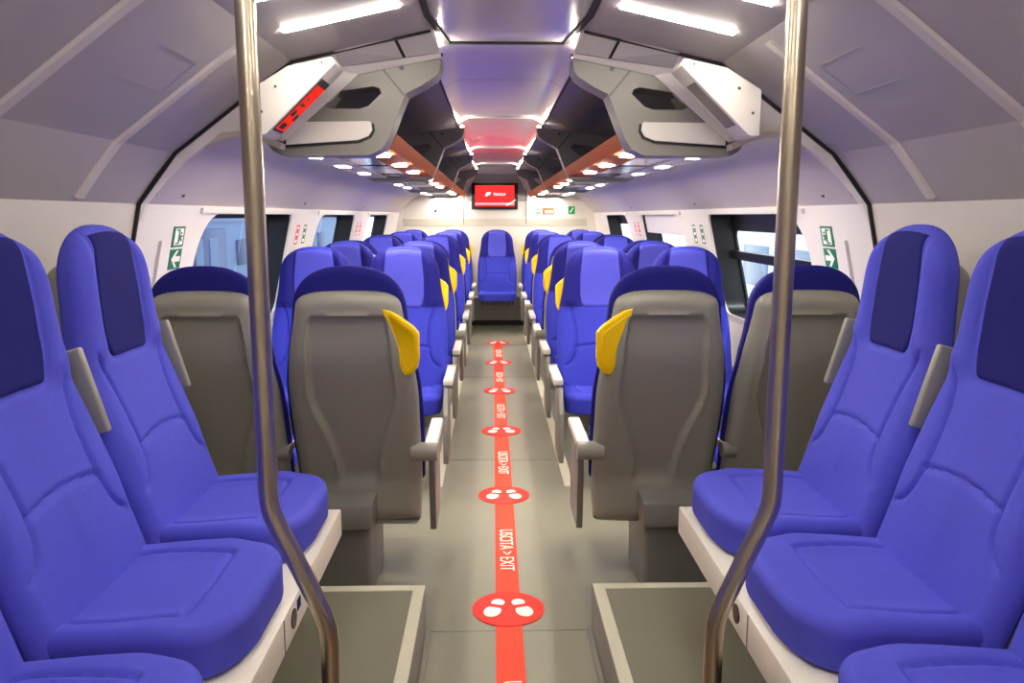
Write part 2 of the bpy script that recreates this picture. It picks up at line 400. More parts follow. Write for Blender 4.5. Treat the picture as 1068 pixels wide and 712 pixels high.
# saloon walls with windows
WIN = [(3.34,4.85),(5.55,7.05),(7.75,9.25)]
ZB, ZT = .80, 1.388
for s, nm in ((-1,'left'),(1,'right')):
    lo = MB().box((s*1.375,YA,0),(s*1.40,YE,.76)).build('wall_'+nm, M['white'], smooth=None); struct(lo, f'white lower wall beside the {nm} window seats', 'wall')
    for (a, b) in ((YA+.004,2.9),(9.6,YE)):
        w = extrude_profile([(s*1.375,.76),(s*1.225,1.42)], a, b, 'wall_'+nm, M['white']); struct(w, f'white {"end" if a > 5 else "near"} wall panel on the {nm} of the saloon', 'wall')
    for k, (a, b) in enumerate(WIN):
        ca, cb = (2.9,5.2) if k == 0 else ((5.2,7.4) if k == 1 else (7.4,9.6))
        def mp(y, z, t, s=s): return (s*(WALLX(max(z,.76))+.02*t), y, z)
        inner = rrect(a, b, ZB, ZT, (.05,.22,.08,.08))
        w = ring_prism([(ca,.76),(cb,.76),(cb,1.42),(ca,1.42)], inner, ((a+b)/2,(ZB+ZT)/2), mp, 'wall_'+nm, M['white'], depth=True)
        struct(w, f'white wall panel around the {["nearest","middle","farthest"][k]} window on the {nm}', 'wall')
        we = empty('window_%d' % (k+1+(3 if s > 0 else 0)), (s*1.3,(a+b)/2,ZB))
        struct(we, f'{["nearest","middle","farthest"][k]} window on the {nm} with a deep black reveal', 'window')
        L0 = Vector(we.location)
        # reveal tunnel
        n = len(inner); V = []; F = []
        for t, g in ((.012,0.),(.145,.012)):
            for (y, z) in inner:
                yc, zc = (a+b)/2, (ZB+ZT)/2
                V.append(Vector((s*(WALLX(z)+t), y+(yc-y)*g, z+(zc-z)*g))-L0)
        for i in range(n): F.append((i,(i+1)%n,n+(i+1)%n,n+i))
        mesh_obj('reveal', V, F, M['black'], we, smooth=50)
        fr = rrect(a+.035, b-.035, ZB+.035, ZT-(.095 if s > 0 else .02), (.05,.16,.06,.06))
        ring_prism(inner, fr, ((a+b)/2,(ZB+ZT)/2-.03), lambda y,z,t: tuple(Vector((s*(WALLX(z)+.135+.012*t),y,z))-L0), 'window_frame', M['black'], we, depth=True)
        def wp(y, z, o): return Vector((s*(WALLX(z)+o),y,z))-L0
        mesh_obj('pane', [wp(a,ZB,.144),wp(b,ZB,.144),wp(b,ZT,.144),wp(a,ZT,.144)], [(0,1,2,3)], M['glassL' if s < 0 else 'glassR'], we)
        if s > 0 and k == 0:
            z0, z1 = 1.125, 1.175
            mesh_obj('transom', [wp(y,z,o) for o in (.10,.15) for (y,z) in ((a+.01,z0),(b-.01,z0),(b-.01,z1),(a+.01,z1))], [(0,1,2,3),(4,7,6,5),(0,4,5,1),(1,5,6,2),(2,6,7,3),(3,7,4,0)], M['black'], we)
        if s > 0 and k == 1:
            z0, z1 = 1.24, 1.387
            mesh_obj('blind', [wp(y,z,o) for o in (.03,.045) for (y,z) in ((a+.02,z0),(b-.02,z0),(b-.02,z1),(a+.02,z1))], [(0,1,2,3),(4,7,6,5),(0,4,5,1),(1,5,6,2),(2,6,7,3),(3,7,4,0)], M['white'], we)
        # pale rail above the window
        rl = [(a-.02,ZT+.002),(b+.02,ZT+.002),(b+.02,ZT+.024),(a-.02,ZT+.024)]
        mesh_obj('head_rail', [wp(y,z,o) for o in (-.012,.004) for (y,z) in rl], [(0,1,2,3),(4,7,6,5),(0,4,5,1),(1,5,6,2),(2,6,7,3),(3,7,4,0)], M['white'], we)
    # panel ridge near the arch
    rb = MB()
    V = [(s*(WALLX(z)-o),y,z) for o in (-.004,.012) for (y,z) in ((2.955,.90),(2.985,.90),(2.985,1.29),(2.955,1.29))]
    struct(mesh_obj('trim_11', V, [(0,1,2,3),(4,7,6,5),(0,4,5,1),(1,5,6,2),(2,6,7,3),(3,7,4,0)], M['white']), f'narrow raised ridge on the white wall near the {nm} arch', 'trim')
# end wall
ew = MB().prism([(-1.40,-.02),(1.40,-.02),(1.40,.76),(1.26,1.44),(1.0,1.70),(.8,1.88),(.27,1.99),(.19,2.02),(-.19,2.02),(-.27,1.99),(-.8,1.88),(-1.0,1.70),(-1.26,1.44),(-1.40,.76)],'y',YE,YE+.05).build('wall_end', M['white'], smooth=None)
struct(ew, 'white end wall of the saloon', 'wall')
struct(MB().box((-1.18,YE-.012,1.255),(1.14,YE,1.345),.002,1).build('trim_12', M['band'], smooth=None), 'beige band across the end wall', 'wall band')
struct(MB().prism([(-.41,1.56),(.41,1.56),(.36,1.70),(.25,1.90),(-.25,1.90),(-.36,1.70)],'y',YE-.008,YE).build('trim_13', M['endgrey'], smooth=None), 'grey panel around the screen on the end wall', 'wall panel')
for x in (-.42,.37):
    struct(MB().box((x-.004,YE-.014,1.28),(x+.004,YE,1.72)).build('trim_14', M['screw'], smooth=None), 'upright joint in the end wall', 'joint')
struct(MB().box((-.46,YE-.14,.07),(.46,YE-.10,.36)).box((-.46,YE-.10,.02),(.46,YE,.36)).build('trim_15', M['endgrey'], smooth=None), 'grey box under the folding seat at the end wall', 'casing')
struct(MB().box((-.46,YE-.105,.0),(.46,YE-.10,.07)).build('baseboard_end', M['dark'], smooth=None), 'dark strip standing in for shade at the foot of the end wall', 'skirting')  # dark sheet painting the shade under the grey box

# ------------------------------------------------------------------ seats
def np_polyd(x, z, pts, closed=False):
    d = np.full(x.shape, 9.)
    P = list(pts)+([pts[0]] if closed else [])
    for (ax, az), (bx, bz) in zip(P[:-1], P[1:]):
        ex, ez = bx-ax, bz-az; l2 = ex*ex+ez*ez+1e-12
        t = np.clip(((x-ax)*ex+(z-az)*ez)/l2, 0, 1)
        d = np.minimum(d, np.hypot(x-(ax+t*ex), z-(az+t*ez)))
    return d
def sstep(a, b, v):
    t = np.clip((v-a)/(b-a), 0, 1); return t*t*(3-2*t)
def drop(d, r):
    k = np.clip(r-d, 0, r); return r-np.sqrt(np.maximum(r*r-k*k, 0))
def smooth_poly(pts, n=8):
    out = []
    P = [pts[0]]+list(pts)+[pts[-1]]
    for i in range(1, len(P)-2):
        p0, p1, p2, p3 = [np.array(q, float) for q in P[i-1:i+3]]
        for k in range(n):
            t = k/n
            out.append(tuple(.5*((2*p1)+(-p0+p2)*t+(2*p0-5*p1+4*p2-p3)*t*t+(-p0+3*p1-3*p2+p3)*t**3)))
    out.append(tuple(pts[-1])); return out
def hw_fn(tab, zc, zt, n=2.6, rb=0.):
    zs = [t[0] for t in tab]; ws = [t[1] for t in tab]
    def f(z):
        w = np.interp(z, zs, ws)
        # smooth interpolation
        w = (np.interp(z-.03, zs, ws)+w+np.interp(z+.03, zs, ws))/3
        k = np.clip((z-zc)/(zt-zc), 0, 1)
        w = w*(1-k**n)**(1/n)
        if rb:
            k = np.clip((zs[0]+rb-z)/rb, 0, 1); w = w-rb*.7*(1-np.sqrt(np.maximum(1-k*k,0)))
        return w
    return f
def sheet(hw, z0, z1, nu, nv, front, back, name, m, parent=None):
    """closed body between front(x,z,d) and back(x,z,d), outline |x| <= hw(z)"""
    t = np.linspace(0, 1, nv); zz = z0+(z1-z0)*np.sin(t*PI/2)**.85 if False else z0+(z1-z0)*(1-(1-t)**1.35)
    aa = np.sin(np.linspace(-1,1,nu)*PI/2*.98)/math.sin(PI/2*.98)
    w = hw(zz); X = w[:,None]*aa[None,:]; Z = np.repeat(zz[:,None], nu, 1)
    out = [(float(-a), float(b)) for a, b in zip(w, zz)][::2]+[(float(a), float(b)) for a, b in zip(w[::-1], zz[::-1])][::2]
    D = np_polyd(X, Z, out, True)
    Yf = front(X, Z, D); Yb = back(X, Z, D)
    V = np.concatenate([np.stack([X,Yf,Z],-1).reshape(-1,3), np.stack([X,Yb,Z],-1).reshape(-1,3)])
    F = []; N = nu*nv
    for j in range(nv-1):
        for i in range(nu-1):
            q = j*nu+i; F.append((q,q+1,q+nu+1,q+nu)); F.append((N+q,N+q+nu,N+q+nu+1,N+q+1))
        F.append((j*nu,j*nu+nu,N+j*nu+nu,N+j*nu)); q = j*nu+nu-1; F.append((q,N+q,N+q+nu,q+nu))
    for i in range(nu-1):
        F.append((i,N+i,N+i+1,i+1)); q = (nv-1)*nu+i; F.append((q,q+1,N+q+1,N+q))
    return mesh_obj(name, V.tolist(), F, m, parent, smooth=60)

_zs = np.linspace(.2,1.3,111); _ys = np.interp(_zs, [.2,.42,.86,.93,1.22,1.3], [.285,.215,.062,.045,.026,.022])
_ys = np.convolve(np.pad(_ys,6,mode='edge'), np.ones(13)/13, 'valid')
YC = lambda z: np.interp(z, _zs, _ys)
SEAM = smooth_poly([(.225,.935),(.18,.90),(.150,.83),(.138,.74),(.142,.65),(.165,.595),(.205,.572),(.245,.568)])
HWB = hw_fn([(.40,.232),(.52,.237),(.66,.240),(.80,.236),(.90,.219),(.97,.204),(1.05,.195),(1.14,.188),(1.21,.180)], 1.06, 1.214, 2.5, .03)
def torso_in(x, z):
    # inner border of the side bolsters
    zs = [p[1] for p in SEAM[::-1]]; xs = [p[0] for p in SEAM[::-1]]
    return np.interp(z, zs, xs)
def back_front(x, z, d):
    ax = np.abs(x)
    y = YC(z)
    # head wings
    hd = sstep(.86,.93,z)
    y = y+hd*.016*sstep(.100,.150,ax)
    # torso bolsters
    tz = sstep(.56,.66,z)*(1-sstep(.84,.92,z))
    y = y+tz*.006*sstep(-.004,.035,ax-torso_in(x,z))*sstep(.0,.05,d)
    y = y+.010*np.exp(-((z-.62)/.10)**2)*(1-ax/.24)          # lumbar
    g = np_polyd(ax, z, SEAM)
    y = y-.011*np.exp(-(g/.006)**2)*sstep(.018,.06,d)
    g = np_polyd(ax, z, [(0,.690),(.06,.686),(.143,.672)])
    y = y-.009*np.exp(-(g/.006)**2)
    g = np_polyd(ax, z, smooth_poly([(0,.885),(.07,.882),(.10,.895),(.118,.95),(.118,1.05),(.105,1.2)]))
    y = y-.004*np.exp(-(g/.005)**2)
    return y-drop(d,.045)
def back_rear(x, z, d): return YC(z)-.062+drop(d,.03)*.6
def head_panel(name, m, parent):
    nu, nv = 40, 50
    zz = np.linspace(.889, 1.197, nv); aa = np.linspace(-1,1,nu)
    w = np.interp(zz, [.889,.905,.95,1.05,1.20], [.098,.108,.115,.114,.100])
    X = w[:,None]*aa[None]; Z = np.repeat(zz[:,None], nu, 1)
    Z = Z-(.010*(np.abs(aa)**2)[None]*np.clip((zz-1.1)/.1,0,1)[:,None])
    out = [(float(-a), float(b)) for a, b in zip(HWB(np.linspace(.4,1.214,160)), np.linspace(.4,1.214,160))]+[(float(a), float(b)) for a, b in zip(HWB(np.linspace(1.214,.4,160)), np.linspace(1.214,.4,160))]
    D = np_polyd(X, Z, out, True)
    e = np.minimum(w[:,None]-np.abs(X), np.minimum(Z-.889, 1.2-Z)+.003)
    Y = back_front(X, Z, D)+.003-drop(np.clip(e,0,.012),.012)*.7
    V = np.stack([X,Y,Z],-1).reshape(-1,3).tolist(); F = []
    V += np.stack([X,Y-.02,Z],-1).reshape(-1,3).tolist(); N = nu*nv
    for j in range(nv-1):
        for i in range(nu-1):
            q = j*nu+i; F += [(q,q+1,q+nu+1,q+nu),(N+q,N+q+nu,N+q+nu+1,N+q+1)]
        F.append((j*nu,j*nu+nu,N+j*nu+nu,N+j*nu)); q = j*nu+nu-1; F.append((q,N+q,N+q+nu,q+nu))
    for i in range(nu-1):
        F.append((i,N+i,N+i+1,i+1)); q = (nv-1)*nu+i; F.append((q,q+1,N+q+1,N+q))
    return mesh_obj(name, V, F, m, parent, smooth=60)
HWS = hw_fn([(.24,.214),(.34,.222),(.50,.226),(.78,.226),(.92,.208),(1.03,.186),(1.13,.172)], 1.07, 1.132, 3.2, .02)
POCK = smooth_poly([(0,1.048),(.10,1.048),(.127,1.04),(.134,1.0),(.142,.90),(.15,.80),(.14,.72),(.105,.62),(.08,.52),(.07,.42),(.07,.40),(0,.40)],5)
def pocket_in(z):
    zs = [p[1] for p in POCK if p[0] > .06][::-1]; xs = [p[0] for p in POCK if p[0] > .06][::-1]
    return np.interp(z, zs, xs)
def shell_back(x, z, d):
    ax = np.abs(x)
    y = YC(np.maximum(z,.42))-.108+.10*np.clip(.42-z,0,1)*.6
    sd = np.minimum(pocket_in(z)-ax, 1.046-z)
    y = y+.019*sstep(-.003,.008,sd)*sstep(.38,.46,z)
    y = y-.004*np.exp(-((sd+.006)/.006)**2)*sstep(.40,.46,z)
    return y+drop(d,.05)
def cushion(name, m, parent):
    nu, nv = 100, 100
    t = np.linspace(0,1,nv); yy = .12+(.535-.12)*(1-(1-t)**1.5)
    aa = np.sin(np.linspace(-1,1,nu)*PI/2*.98)/math.sin(PI/2*.98)
    hw = hw_fn([(.12,.210),(.17,.218),(.30,.228),(.44,.228),(.535,.222)], .40, .537, 3.0, .02)
    w = hw(yy); X = w[:,None]*aa[None]; Y = np.repeat(yy[:,None], nu, 1)
    out = [(float(-a), float(b)) for a, b in zip(w, yy)]+[(float(a), float(b)) for a, b in zip(w[::-1], yy[::-1])]
    D = np_polyd(X, Y, out, True); ax = np.abs(X)
    Z = .462+.055*(Y-.05)+.012*sstep(.10,.21,ax)*(1-sstep(.38,.46,Y))
    inn = smooth_poly([(0,.415),(.07,.415),(.148,.412),(.158,.36),(.160,.26),(.150,.19),(.11,.15),(.05,.138),(0,.136)],6)
    inn = [(0,.415),(.148,.413)]+smooth_poly([(.148,.413),(.162,.30),(.158,.21),(.12,.155),(.06,.14),(0,.138)],6)
    g = np_polyd(ax, Y, inn); Z = Z-.010*np.exp(-(g/.006)**2)
    Zt = Z-drop(D,.030)
    Zb = Z-.062+.012*np.exp(-((Y-.27)/.10)**2)*(ax/.2)**2-.038*sstep(.37,.47,Y)+drop(D,.03)*.3
    Zb = np.minimum(Zb, Zt-.004)
    V = np.concatenate([np.stack([X,Y,Zt],-1).reshape(-1,3), np.stack([X,Y,Zb],-1).reshape(-1,3)]); F = []; N = nu*nv
    for j in range(nv-1):
        for i in range(nu-1):
            q = j*nu+i; F += [(q,q+1,q+nu+1,q+nu),(N+q,N+q+nu,N+q+nu+1,N+q+1)]
        F.append((j*nu,j*nu+nu,N+j*nu+nu,N+j*nu)); q = j*nu+nu-1; F.append((q,N+q,N+q+nu,q+nu))
    for i in range(nu-1):
        F.append((i,N+i,N+i+1,i+1)); q = (nv-1)*nu+i; F.append((q,q+1,N+q+1,N+q))
    return mesh_obj(name, V.tolist(), F, m, parent, smooth=60)

def make_core(t, bm_, hm, cm, wm):
    br = sheet(HWB, .40, 1.214, 120, 150, back_front, back_rear, 'backrest', [bm_, wm], t)
    for p in br.data.polygons:
        c_ = p.center
        if c_.z > .885 and abs(c_.x) > .09 or c_.y < YC(c_.z)-.045: p.material_index = 1
    hp = head_panel('headrest_panel', hm, t)
    cushion('cushion', cm, t)
    sheet(HWS, .24, 1.132, 64, 84, lambda x,z,d: YC(np.maximum(z,.42))-.050+.03*np.clip(.42-z,0,1), shell_back, 'back_shell', M['shell'], t)
def make_handle(t, s):
    pts = [(.118,1.075),(.150,1.066),(.222,1.012),(.240,.99),(.238,.90),(.232,.868),(.212,.845),(.190,.838),(.178,.852)]
    V0 = MB().prism([(s*x,z) for x,z in pts],'y',-.014,.022,.006,3)
    # recess on both faces
    bm = V0.bm; bm.faces.ensure_lookup_table()
    big = sorted([f for f in bm.faces if abs(f.normal.y) > .9], key=lambda f: -f.calc_area())[:2]
    for f in big:
        r = bmesh.ops.inset_region(bm, faces=[f], thickness=.013, depth=0)
        r = bmesh.ops.inset_region(bm, faces=[f], thickness=.002, depth=-.002)
    for v in bm.verts: v.co.y += YC(v.co.z)-.098
    V0.build('grab_handle', M['yellow'], t, smooth=45)
def make_arm(t, s, folded=False):
    # pale bar pivoting on a grey boss beside the backrest
    x0, x1 = s*.232, s*.284
    bar = MB().box((x0+s*.004,.10,.530),(x1,.47,.564),.008,3).build('armrest', M['arm'], t)
    MB().cyl((s*.19,.085,.535),(s*.286,.085,.535),.034,n=28).build('pivot', M['shell'], bar)
    MB().prism([(.11,.532),(.42,.534),(.39,.505),(.13,.49)],'x',x0+s*.012,x1-s*.010,.004,2).build('underside', M['shell2'], bar)
    MB().prism([(.30,.15),(.56,.15),(.565,.20),(.55,.40),(.47,.52),(.28,.52),(.27,.40),(.29,.20)],'x',s*.238,s*.262,.004,2).build('side_panel', M['shell2'], t)
def make_base(t, xa, xb):
    MB().box((xa,-.04,.285),(xb,.36,.375),.008,2).box((xa+.012,-.0,0),(xb-.012,.34,.285),.02,3).build('seat_base', M['shell2'], t)

def seat_aisle(s):
    t = empty('train_seat')
    make_core(t, M['blueS'], M['lavS'], M['blueS'], M['wingS']); make_handle(t, s); make_arm(t, s)
    make_base(t, *((-.235,.06) if s > 0 else (-.06,.235)))
    return t
# aisle seat with its handle on local +x / -x, window seat, bench seat
protoP = seat_aisle(1)
protoM = empty('train_seat')
for ch in protoP.children:
    if ch.name.split('.')[0] in ('backrest','headrest_panel','cushion','back_shell'):
        c = ch.copy(); COL.objects.link(c); c.parent = protoM
make_handle(protoM, -1); make_arm(protoM, -1); make_base(protoM, -.06, .235)
protoW = empty('train_seat')
for ch in protoP.children:
    if ch.name.split('.')[0] in ('backrest','headrest_panel','cushion','back_shell'):
        c = ch.copy(); COL.objects.link(c); c.parent = protoW
make_base(protoW, -.22, .22)
for s in (-1,1):
    b = MB().box((s*.232,.10,.530),(s*.2415,.42,.562),.003,2).build('armrest', M['shell'], protoW)
    MB().cyl((s*.19,.085,.535),(s*.2415,.085,.535),.028,n=24).build('pivot', M['shell2'], b)
protoV = empty('train_seat')
make_core(protoV, M['blueV'], M['navyV'], M['blueV'], M['blueV'])
def folded_arm(t, s):
    mtx = Matrix.Translation((s*.2445,.062,.80)) @ Matrix.Rotation(.27,4,'X')
    b = MB().box((-.011,-.012,-.07),(.011,.034,.135),.006,3,mtx).build('armrest', M['shell'], t)
    MB().box((-.007,-.09,-.12),(.007,-.008,.06),.004,2,mtx).build('bracket', M['shell2'], b)
    return b
def support(t): MB().box((-.15,.02,.384),(.15,.44,.425),.012,2).box((-.20,.10,.384),(.20,.17,.44),.01,2).build('seat_support', M['shell'], t)
support(protoV)

SIDE = {-1:'left', 1:'right'}
used = set()
def place(proto, loc, rz, label, group):
    if id(proto) in used: o = copy_tree(proto)
    else: used.add(id(proto)); o = proto
    o.location = loc; o.rotation_euler = (0,0,rz)
    return tag(o, label, 'seat', group)
# saloon rows: (Y of origin, facing camera?, words)
ROWS = [(2.75,False,'nearest row, grey shell turned to us'),
        (4.46,True,'second row, first one facing us'),
        (5.38,True,'third row, close behind first facing row'),
        (5.66,False,'turned away, hidden behind third row'),
        (7.10,True,'fourth row beyond the second window pillar'),
        (7.38,False,'turned away, hidden behind fourth row'),
        (8.80,True,'last facing row but one before end wall'),
        (10.02,True,'last row against the end wall')]
for (Y, face, words) in ROWS:
    for s in (-1,1):
        rz = PI if face else 0
        local = s*(1 if not face else -1)          # aisle side in local x: aisle lies towards -s in world
        pr = protoM if local > 0 else protoP
        place(pr, (s*.54,Y,0), rz, f'blue aisle seat with yellow handle, {SIDE[s]} side, {words}', 'saloon seats along the aisle')
        place(protoW, (s*1.025,Y,0), rz, f'blue window seat, {SIDE[s]} side, {words}', 'saloon seats by the windows')
# bench seats facing the aisle
BN = [(2.102,'beside the grey-backed seats'),(1.60,'middle of three'),(1.098,'cut by the picture corner')]
BENCH = []; first = True
for s in (-1,1):
    for (Y, words) in BN:
        if first: o = protoV; first = False
        else: o = copy_tree(protoV)
        o.location = (s*1.055,Y,PL-.016); o.rotation_euler = (0,0,PI/2*s)
        tag(o, f'bright blue seat with navy headrest on {SIDE[s]} bench, {words}', 'seat', 'side-facing bench seats')
        BENCH.append((o, s))
for o, s in BENCH: folded_arm(o, 1 if s > 0 else -1)
# folding seat at the end wall
e = empty('folding_seat', (.0,9.93,0), PI)
for ch in protoW.children:
    if ch.name.split('.')[0] in ('backrest','headrest_panel','cushion','back_shell'):
        c = ch.copy(); COL.objects.link(c); c.parent = e
g = MB()
for i in range(13): g.box((-.19+i*.030,.47,.335),(-.176+i*.030,.49,.40))
g.box((-.20,.05,.385),(.20,.49,.405))
g.build('grille', M['black'], e, smooth=None)
MB().box((-.16,-.26,.30),(.16,.30,.385),.01,2).build('seat_base', M['shell2'], e)
tag(e, 'single blue seat facing us at the far end of the aisle under the screen', 'seat')

# white benches below the side-facing seats
for s in (-1,1):
    b = empty('seat_bench', (s*.9,1.0,PL))
    tag(b, f'white floating bench box carrying the {SIDE[s]} side-facing seats', 'bench')
    def bx(a, c, nm, m, bev=.004, bb=b):
        o = bb.location
        return MB().box((a[0]-o.x,a[1]-o.y,a[2]-o.z),(c[0]-o.x,c[1]-o.y,c[2]-o.z),bev,2).build(nm, m, bb)
    bx((s*.50,YB+.02,.445),(s*.87,2.28,.527),'body',M['bench'])
    bx((s*.72,YB+.02,PL),(s*.86,2.26,.445),'plinth',M['dark'],.002)
    for y in (1.62,1.10): bx((s*.4985,y-.002,.447),(s*.51,y+.002,.525),'joint',M['shell2'],0)
    for y in (1.70,):
        o = MB().cyl((s*.4975-s*.9,y-1.0,.488-PL),(s*.503-s*.9,y-1.0,.488-PL),.022,n=24).build('socket', M['black'], b)
        if s < 0: bx((s*.4985,1.735,.488),(s*.503,1.765,.513),'socket_mark',M['navyV'],0)

# ------------------------------------------------------------------ steel poles
for s in (-1,1):
    xt, xb, y = (-.484,-.378,1.50) if s < 0 else (.495,.392,1.50)
    pts = [(xt,y,1.925),(xt,y,1.4),(xt,y,1.0)]
    ctrl = [(xt,.90),(xt,.845),(xt+(xb-xt)*.08,.80),(xt+(xb-xt)*.5,.70),(xt+(xb-xt)*.92,.595),(xb,.545),(xb,.49)]
    pts += [(p[0],y,p[1]) for p in smooth_poly(ctrl,6)]
    pts += [(xb,y,.4),(xb,y,PL+.004)]
    t = empty('grab_pole', (xb,y,PL)); tag(t, f'brushed steel grab pole with a kink, {SIDE[s]} of the aisle', 'pole', 'steel grab poles')
    tube([(p[0]-xb,0,p[2]-PL) for p in pts], .0185, 'tube', M['steel'], t)
    MB().cyl((0,0,0),(0,0,.014),.042,.036).build('floor_flange', M['steel'], t)
    MB().cyl((xt-xb,0,1.90-PL),(xt-xb,0,1.924-PL),.036,.042).build('ceiling_flange', M['steel'], t)

# ------------------------------------------------------------------ luggage racks
CAP = [(.222,1.912),(.226,1.868),(.240,1.846),(.29,1.815),(.345,1.788),(.352,1.770),(.405,1.640),(.428,1.605),(.474,1.584),(.772,1.584),(.80,1.60),(.84,1.66),(.82,1.775),(.70,1.84),(.532,1.874)]
HOLE = [(.617,1.745),(.585,1.788),(.555,1.797),(.452,1.812),(.432,1.806),(.425,1.79),(.47,1.748),(.50,1.738),(.60,1.738)]
PER = 2.2
ORD = ['nearest','second','third','farthest']
for s in (-1,1):
    for k in range(4):
        y0 = YA+.10+k*PER; y1 = min(y0+PER-.014, YE-.004)
        t = empty('luggage_rack', (s*.55,y0,1.6)); L0 = Vector(t.location)
        tag(t, f'{ORD[k]} grey overhead luggage rack on the {SIDE[s]} with edge in painted orange light and downlights', 'luggage rack', 'overhead luggage racks')
        cap = ring_prism([(s*x,z) for x,z in CAP], [(s*x,z) for x,z in HOLE], (s*.525,1.772), lambda u,v,q: (u-L0.x, (q*.13), v-L0.z), 'end_cap', M['cap'], t, depth=True, smooth=30)
        bv = cap.modifiers.new('bevel','BEVEL'); bv.width = .016; bv.segments = 3; bv.limit_method = 'ANGLE'; bv.angle_limit = math.radians(50)
        # seam line on the cap, screw
        MB().prism([(s*.43-L0.x,1.886-L0.z),(s*.437-L0.x,1.886-L0.z),(s*.352-L0.x,1.782-L0.z),(s*.347-L0.x,1.786-L0.z)],'y',-.001,.01).build('seam', M['screw'], cap, smooth=None)
        MB().cyl((s*.355-L0.x,-.003,1.872-L0.z),(s*.355-L0.x,.01,1.872-L0.z),.008,n=12).build('screw', M['screw'], cap)
        PLT = [(.752,1.694),(.468,1.697),(.461,1.69),(.458,1.668),(.470,1.648),(.507,1.634),(.752,1.618)]
        MB().prism([(s*x-L0.x,z-L0.z) for x,z in PLT],'y',-.006,.01,.002,1).build('cover_plate', M['white'], t)
        BLK = [(.752,1.618),(.507,1.634),(.470,1.648),(.458,1.668),(.461,1.69),(.453,1.69),(.450,1.666),(.464,1.643),(.505,1.626),(.775,1.608)]
        MB().prism([(s*x-L0.x,z-L0.z) for x,z in BLK],'y',-.0055,.008).build('shadow_gap', M['gasket'], t, smooth=None)
        MB().box((s*.758-L0.x,-.005,.012),(s*.752-L0.x,.008,.094)).build('shadow_gap', M['gasket'], t, smooth=None)
        d0, d1 = .13, y1-y0
        # shelf pan: edge beam in the orange of warm lamp light, wall rail with lamps, glazed inset between
        bp_ = [(.392,1.668),(.402,1.640),(.420,1.618),(.525,1.607),(.525,1.622),(.44,1.645),(.41,1.672)]
        MB().prism([(s*x-L0.x,z-L0.z) for x,z in bp_],'y',d0,d1).build('edge_beam', M['orange'], t)
        MB().box((s*.68-L0.x,d0,.003),(s*.80-L0.x,d1,.022),.003,1).build('wall_rail', M['vault'], t)
        MB().box((s*.51-L0.x,d0,.010),(s*.69-L0.x,d1,.016)).build('shelf_panel', M['inset'], t, smooth=None)
        for q in (.05,.42,.80):
            MB().box((s*.53-L0.x,d0+(d1-d0)*q,.007),(s*.67-L0.x,d0+(d1-d0)*(q+.12),.0105)).build('shelf_pattern', M['insetd'], t, smooth=None)
        MB().box((s*.41-L0.x,d1-.10,-.002),(s*.80-L0.x,d1-.07,.010),.002,1).build('cross_bar', M['cap'], t)
        nl = 3 if k < 3 else 2  # extra pair in the last bay added to brighten the far end
        for q in range(nl):
            yy = d0+.22+((.62 if k < 3 else .5)*q)
            MB().box((s*.450-L0.x,yy-.065,.0065),(s*.506-L0.x,yy+.065,.016),.006,2).build('downlight', M['spot'], t)
            MB().box((s*.710-L0.x,yy-.065,.0015),(s*.764-L0.x,yy+.065,.012),.006,2).build('downlight', M['spot'], t)
        # lamp at the inner tip, washing over the ceiling
        MB().box((s*.228-L0.x,.05,1.915-1.6),(s*.246-L0.x,.10,1.928-1.6),.003,1).build('tip_lamp', M['cove'], t)
        MB().box((s*.30-L0.x,.13,1.872-1.6),(s*.34-L0.x,.17,1.905-1.6),.004,1).build('lamp_bracket', M['cap'], t)

# ------------------------------------------------------------------ display boxes on the bulkhead
DB = [(.770,1.759),(.662,1.824),(.534,1.850),(.524,1.845),(.521,1.830),(.734,1.625),(.746,1.621),(.770,1.622)]
for s in (-1,1):
    t = empty('display_box', (s*.65,2.58,1.75)); L0 = Vector(t.location)
    tag(t, ('white angled display box with a lit red panel on the left bulkhead' if s < 0 else 'white angled display box with an unlit grey panel on the right bulkhead'), 'display')
    MB().prism([(s*x-L0.x,z-L0.z) for x,z in DB],'y',-.06,.085,.004,2).build('housing', M['white'], t)
    A = Vector((.521,1.830)); B = Vector((.734,1.625)); d = (B-A); nn = Vector((d.y,-d.x)).normalized()
    if nn.x > 0: nn = -nn
    def P(f, y, o):
        q = A+d*f+nn*o; return (s*q.x-L0.x, y, q.y-L0.z)
    def plate(f0, f1, ya, yb, o, nm, m, par):
        V = [P(f0,ya,o),P(f1,ya,o),P(f1,yb,o),P(f0,yb,o),P(f0,ya,o-.004),P(f1,ya,o-.004),P(f1,yb,o-.004),P(f0,yb,o-.004)]
        return mesh_obj(nm, V, [(0,1,2,3),(4,7,6,5),(0,4,5,1),(1,5,6,2),(2,6,7,3),(3,7,4,0)], m, par)
    if s < 0:
        bz = plate(.20,.93,-.045,.062,.003,'bezel',M['black'],t)
        sc = plate(.28,.90,-.04,.058,.005,'led_panel',M['ledred'],t)
        for (f0,f1,ya,yb) in ((.80,.88,-.03,.02),(.62,.70,-.035,.0),(.66,.74,.02,.05),(.52,.56,-.03,.01),(.44,.47,-.02,.0)):
            plate(f0,f1,ya,yb,.006,'led_segment',M['black'],sc)
    else:
        plate(.22,.84,-.04,.058,.003,'panel',M['offled'],t)
    for (x, z) in ((.70,1.763),(.56,1.833),(.745,1.69)):
        MB().cyl((s*x-L0.x,-.063,z-L0.z),(s*x-L0.x,-.058,z-L0.z),.004,n=10).build('screw', M['screw'], t)

